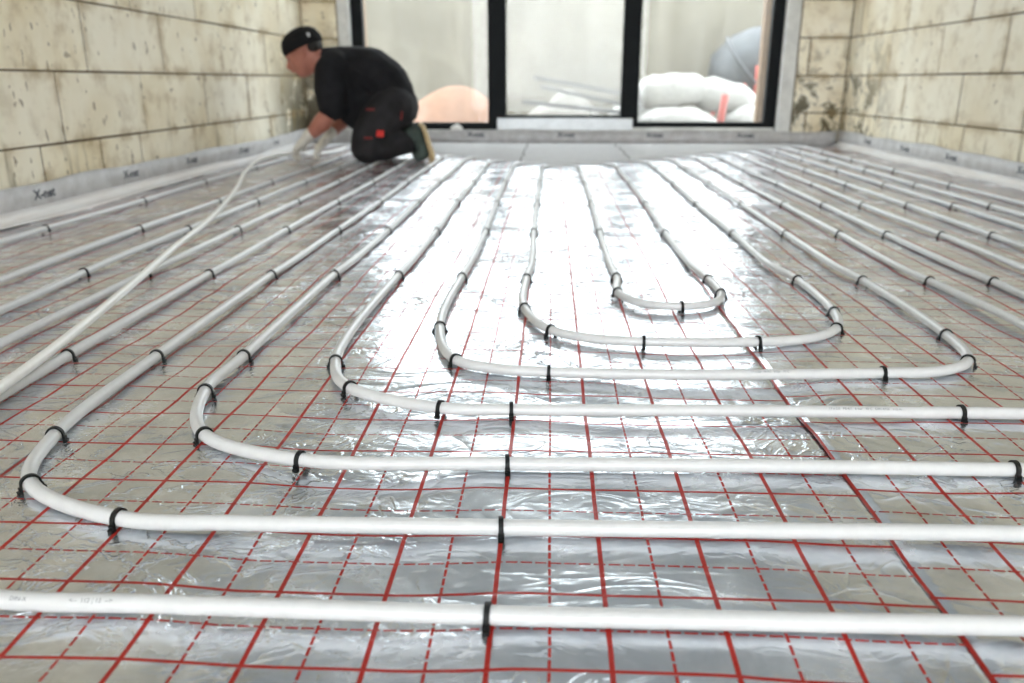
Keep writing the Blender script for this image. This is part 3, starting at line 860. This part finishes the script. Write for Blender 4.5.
def blob(name, chains, mat, parent, voxel=.010, smooth=6, extra=()):
    """one continuous surface grown round chains of (point, radius[, flatten]) and remeshed"""
    bm = bmesh.new()
    def ball(c, r, sc=(1, 1, 1), rot=None):
        ret = bmesh.ops.create_icosphere(bm, subdivisions=2, radius=1.0)
        for v in ret['verts']:
            p = Vector((v.co.x * r * sc[0], v.co.y * r * sc[1], v.co.z * r * sc[2]))
            if rot is not None: p = rot @ p
            v.co = p + Vector(c)
    for ch in chains:
        for (a, b) in zip(ch[:-1], ch[1:]):
            pa, ra = Vector(a[0]), a[1]; pb, rb = Vector(b[0]), b[1]
            sa = Vector(a[2]) if len(a) > 2 else Vector((1, 1, 1)); sb = Vector(b[2]) if len(b) > 2 else Vector((1, 1, 1))
            n_ = max(2, int((pb - pa).length / (min(ra, rb) * .3)) + 1)
            for k in range(n_ + 1):
                t = k / n_; ball(pa.lerp(pb, t), ra + (rb - ra) * t, sa.lerp(sb, t))
    for e in extra: ball(*e)
    me = bpy.data.meshes.new(name); bm.to_mesh(me); bm.free()
    ob = bpy.data.objects.new(name, me); COL.objects.link(ob)
    rm = ob.modifiers.new('r', 'REMESH'); rm.mode = 'VOXEL'; rm.voxel_size = voxel
    sm = ob.modifiers.new('s', 'SMOOTH'); sm.factor = .5; sm.iterations = smooth
    bpy.context.view_layer.update()
    new = bpy.data.meshes.new_from_object(ob.evaluated_get(bpy.context.evaluated_depsgraph_get()))
    bpy.data.objects.remove(ob)
    new.name = name
    new.materials.clear(); new.materials.append(mat)
    new.polygons.foreach_set('use_smooth', [True] * len(new.polygons))
    return link(bpy.data.objects.new(name, new), parent)

def hand_chains(w, d, side, n, L=.19):
    """palm and five curled fingers; w wrist, d direction of the hand, side towards the thumb, n back-of-hand normal"""
    w, d, side, n = Vector(w), Vector(d).normalized(), Vector(side).normalized(), Vector(n).normalized()
    palm = [(w, .026), (w + d * .045, .028), (w + d * .085, .024)]
    chains = [palm, [(w + d * .06 + side * .022, .017), (w + d * .085 + side * .034, .014)], [(w + d * .06 - side * .022, .017), (w + d * .085 - side * .034, .013)]]
    for q, (o_, l) in enumerate(((.032, .068), (.011, .078), (-.011, .072), (-.032, .058))):
        b = w + d * .088 + side * o_
        k1 = b + d * l * .45 - n * .008; k2 = k1 + d * l * .22 - n * l * .30; k3 = k2 - n * l * .26 - d * l * .10
        chains.append([(b, .0105), (k1, .0100), (k2, .0093), (k3, .0085)])
    t0 = w + d * .03 + side * .026; t1 = t0 + side * .030 + d * .030 - n * .006; t2 = t1 + d * .032 + side * .006 - n * .016
    chains.append([(t0, .016), (t1, .0125), (t2, .0105)])
    return chains

wk = empty('person', (-1.05, 4.30, 0))
tag(wk, 'person kneeling by the left wall in black shirt, dark trousers and cap, laying pipe', 'person')
OFF = Vector((1.05, -4.30, 0))
def L(p): return Vector(p) + OFF
def ch(*pts): return [(L(p[0]), *p[1:]) for p in pts]
# body: head, neck, torso core, arms as one surface
HC = Vector((-1.412, 4.27, .605))
tilt = Matrix.Rotation(-.42, 3, 'Y')
def H(x, y, z):        # head space: -x face, z crown
    return L(HC + tilt @ Vector((x, y, z)))
sh_n, sh_f = (-1.225, 4.135, .515), (-1.275, 4.465, .515)
el_n, el_f = (-1.225, 4.065, .290), (-1.215, 4.50, .265)
wr_n, wr_f = (-1.375, 4.100, .145), (-1.322, 4.33, .130)
body = blob('body', [
    [(H(.01, 0, .03), .098, (1.0, .80, 1.0)), (H(-.005, 0, .0), .096, (1, .80, 1.05)), (H(-.030, 0, -.065), .066, (1, .88, 1.0))],     # skull to jaw
    [(H(-.055, 0, -.098), .036, (1, 1.1, .8)), (H(-.03, 0, -.085), .045)],                                                               # chin
    [(H(-.098, 0, -.005), .012), (H(-.119, 0, -.038), .0135), (H(-.105, 0, -.050), .014)],                                              # nose
    [(H(-.083, -.035, .016), .018), (H(-.090, 0, .022), .018), (H(-.083, .035, .016), .018)],                                           # brow
    [(H(-.088, -.018, -.072), .011), (H(-.096, 0, -.070), .012), (H(-.088, .018, -.072), .011)],                                        # lips
    [(H(.012, -.078, -.012), .016, (1, .6, 1.6)), (H(.018, -.083, .008), .018, (1, .5, 1.3))],                                          # ear
    [(H(.012, .078, -.012), .016, (1, .6, 1.6)), (H(.018, .083, .008), .018, (1, .5, 1.3))],
    [(H(.040, 0, -.045), .066), (L((-1.315, 4.28, .545)), .070), (L((-1.22, 4.30, .53)), .080)],                                        # neck
    ch((sh_n, .06), ((-1.22, 4.30, .51), .10), (sh_f, .06)),
    ch(((-1.20, 4.30, .50), .115, (1, 1.25, 1)), ((-1.05, 4.30, .49), .11, (1, 1.25, 1)), ((-.93, 4.30, .36), .12, (1, 1.2, 1))),
    ch((sh_n, .055), (el_n, .042), ((-1.275, 4.075, .23), .054), (wr_n, .028)),
    ch((sh_f, .055), (el_f, .042), ((-1.265, 4.43, .205), .042), (wr_f, .028)),
], M['skin'], wk, .008, 4)
body['label'] = 'bare face, neck and forearms'
# face details
for s in (-1, 1):
    bm = bmesh.new(); bmesh.ops.create_icosphere(bm, subdivisions=2, radius=.010)
    e = from_bm('eye', bm, M['eye'], body, True); e.location = H(-.083, s * .032, -.006)
bm = bmesh.new(); bmesh.ops.create_icosphere(bm, subdivisions=2, radius=1)
for v in bm.verts: v.co = Vector((v.co.x * .012, v.co.y * .028, v.co.z * .004))
mo = from_bm('mouth', bm, simple('lips', (.36, .12, .10), .5), body, True); mo.location = H(-.103, 0, -.072); mo.rotation_euler = (0, -.42, 0)
hair = blob('hair', [[(H(.072, -.035, .0), .040), (H(.080, 0, .005), .044), (H(.072, .035, .0), .040)]], M['hair'], wk, .007, 3)
# cap: dome, band and a short peak turned to the back
def cap_part():
    n_, V, F = 30, [], []
    rings = [(1.0, .012), (1.03, .032), (1.0, .052), (.90, .080), (.68, .101), (.36, .114)]
    for (s_, z_) in rings:
        for k in range(n_):
            a = 2 * math.pi * k / n_
            rx, ry = .114 * s_, .094 * s_
            V.append(H(.012 + rx * math.cos(a), ry * math.sin(a), z_ + .010 * (1 - math.cos(a)) * .5 * 0 + .006))
    V.append(H(.012, 0, .121))
    for j in range(len(rings) - 1):
        for k in range(n_): F.append((j * n_ + k, j * n_ + (k + 1) % n_, (j + 1) * n_ + (k + 1) % n_, (j + 1) * n_ + k))
    for k in range(n_): F.append(((len(rings) - 1) * n_ + k, (len(rings) - 1) * n_ + (k + 1) % n_, len(V) - 1))
    o_ = mk('cap', V, F, M['cap'], wk, True)
    sm = o_.modifiers.new('t', 'SOLIDIFY'); sm.thickness = .004; sm.offset = 1
    V, F = [], []
    for j in range(2):
        for k in range(n_):
            a = 2 * math.pi * k / n_
            V.append(H(.012 + .119 * math.cos(a), .099 * math.sin(a), .014 + .024 * j))
    for k in range(n_): F.append((k, (k + 1) % n_, n_ + (k + 1) % n_, n_ + k))
    bd = mk('band', V, F, M['cap'], o_, True); sm = bd.modifiers.new('t', 'SOLIDIFY'); sm.thickness = .004
    tg = box('tag_patch', -.002, .002, -.016, .016, -.010, .010, M['whitetag'], o_, .001)
    tg.location = H(.085, -.076, .058); tg.rotation_euler = (0, -.3, .85)
    tg['label'] = 'small white tag on the cap'
cap_part()
shirt = blob('shirt', [
    ch(((-1.285, 4.29, .555), .078), ((-1.20, 4.30, .515), .125, (1, 1.15, 1)), ((-1.13, 4.30, .505), .140, (1, 1.2, .98)), ((-1.04, 4.30, .498), .142, (1, 1.18, .98)), ((-.955, 4.30, .435), .140, (1, 1.15, 1)), ((-.915, 4.30, .375), .128, (1, 1.15, 1))),
    ch(((-1.215, 4.17, .535), .085), ((-1.235, 4.13, .50), .084), ((-1.232, 4.095, .40), .086), ((-1.215, 4.080, .315), .082)),
    ch(((-1.25, 4.43, .535), .085), ((-1.275, 4.465, .50), .080), ((-1.25, 4.49, .38), .074), ((-1.235, 4.50, .285), .070)),
    ch(((-1.20, 4.17, .49), .10), ((-1.17, 4.24, .40), .115), ((-1.14, 4.24, .32), .115), ((-1.10, 4.22, .27), .10), ((-1.02, 4.25, .30), .12)),
], M['shirt'], wk, .010, 5)
trs = blob('trousers', [
    ch(((-.925, 4.30, .39), .125, (1, 1.2, .8)), ((-.905, 4.30, .315), .135, (1, 1.25, 1))),
    ch(((-.905, 4.215, .305), .128), ((-.975, 4.15, .235), .115), ((-1.025, 4.09, .15), .098), ((-1.040, 4.065, .090), .086)),
    ch(((-.905, 4.385, .305), .128), ((-.975, 4.45, .235), .112), ((-1.04, 4.51, .15), .095), ((-1.065, 4.535, .085), .082)),
    ch(((-1.040, 4.065, .085), .082, (1, 1, .95)), ((-.95, 4.13, .088), .080, (1, 1, .95)), ((-.835, 4.19, .110), .066)),
    ch(((-1.065, 4.535, .085), .080, (1, 1, .95)), ((-.95, 4.49, .088), .080, (1, 1, .95)), ((-.835, 4.44, .110), .066)),
], M['trousers'], wk, .010, 5)
# red stitched trims on pocket and thigh (patches bent on to the cloth)
def patch(p, l, h, rz, rx, nm, lab, mat='redtrim'):
    bm = bmesh.new(); box_bm(bm, -l / 2, l / 2, -.004, .004, -h / 2, h / 2, .002)
    o_ = from_bm(nm, bm, M[mat], trs); o_.location = L(p); o_.rotation_euler = (rx, 0, rz)
    o_['label'] = lab
def on_surface(ob, x, z):
    """front point of a cloth mesh at the given x and height"""
    v = [q.co for q in ob.data.vertices if abs(q.co.x - (x + OFF.x)) < .02 and abs(q.co.z - z) < .02]
    return min((q.y for q in v), default=-.2) - OFF.y
for x, z, l, h, lab in ((-.945, .172, .050, .036, 'red logo patch on the thigh'), (-1.005, .150, .055, .014, 'thin dull red stripe on the knee pocket'), (-1.00, .300, .055, .012, 'dull red pocket edge'), (-.835, .265, .014, .05, 'dull red seam on the hip pocket')):
    patch((x, on_surface(trs, x, z) - .001, z), l, h, -.3, -.25, 'red_trim', lab, 'redtrim' if 'logo' in lab else 'dullred')
# shoes: toes on the floor, soles turned to the back
for s, y in ((-1, 4.20), (1, 4.43)):
    sd = -.05 if s > 0 else 0.0
    keep = OFF.x; OFF.x += sd
    sh = blob('shoe', [ch(((-.815, y, .125), .052), ((-.775, y, .165), .047, (1, .9, 1)), ((-.745, y, .110), .045, (.8, 1, 1)), ((-.735, y, .060), .046, (.8, 1.05, 1)), ((-.755, y, .035), .034, (1.2, 1.15, .9)))], M['shoe'], wk, .008, 4)
    V, F = [], []
    outl = [(-.740, .212), (-.722, .170), (-.706, .110), (-.690, .060), (-.682, .022), (-.690, .004)]
    for x, z in outl:
        wd = .040 if z > .15 else .046
        for dy in (-wd, wd):
            for dx in (0, .018): V.append(L((x + dx - .006, y + dy, z)))
    for j in range(len(outl) - 1):
        a, b = j * 4, (j + 1) * 4
        F += [(a, b, b + 1, a + 1), (a + 1, b + 1, b + 3, a + 3), (a + 3, b + 3, b + 2, a + 2), (a + 2, b + 2, b, a)]
    F += [(0, 1, 3, 2), (20, 22, 23, 21)]
    so = mk('sole', V, F, M['sole'], sh)
    bv = so.modifiers.new('b', 'BEVEL'); bv.width = .006; bv.segments = 2
    OFF.x = keep
gl_n = blob('glove', [[(L((-1.350, 4.092, .17)), .037), (L(wr_n), .033)]] + hand_chains(L(wr_n), (-.62, .02, -.60), (.1, 1, .1), (-.65, 0, .65)), M['glove'], wk, .0045, 3)
gl_f = blob('glove', [[(L((-1.305, 4.355, .155)), .036), (L(wr_f), .033)]] + hand_chains(L(wr_f), (-.55, -.25, -.60), (.2, -1, .0), (-.6, -.1, .65)), M['glove'], wk, .0045, 3)
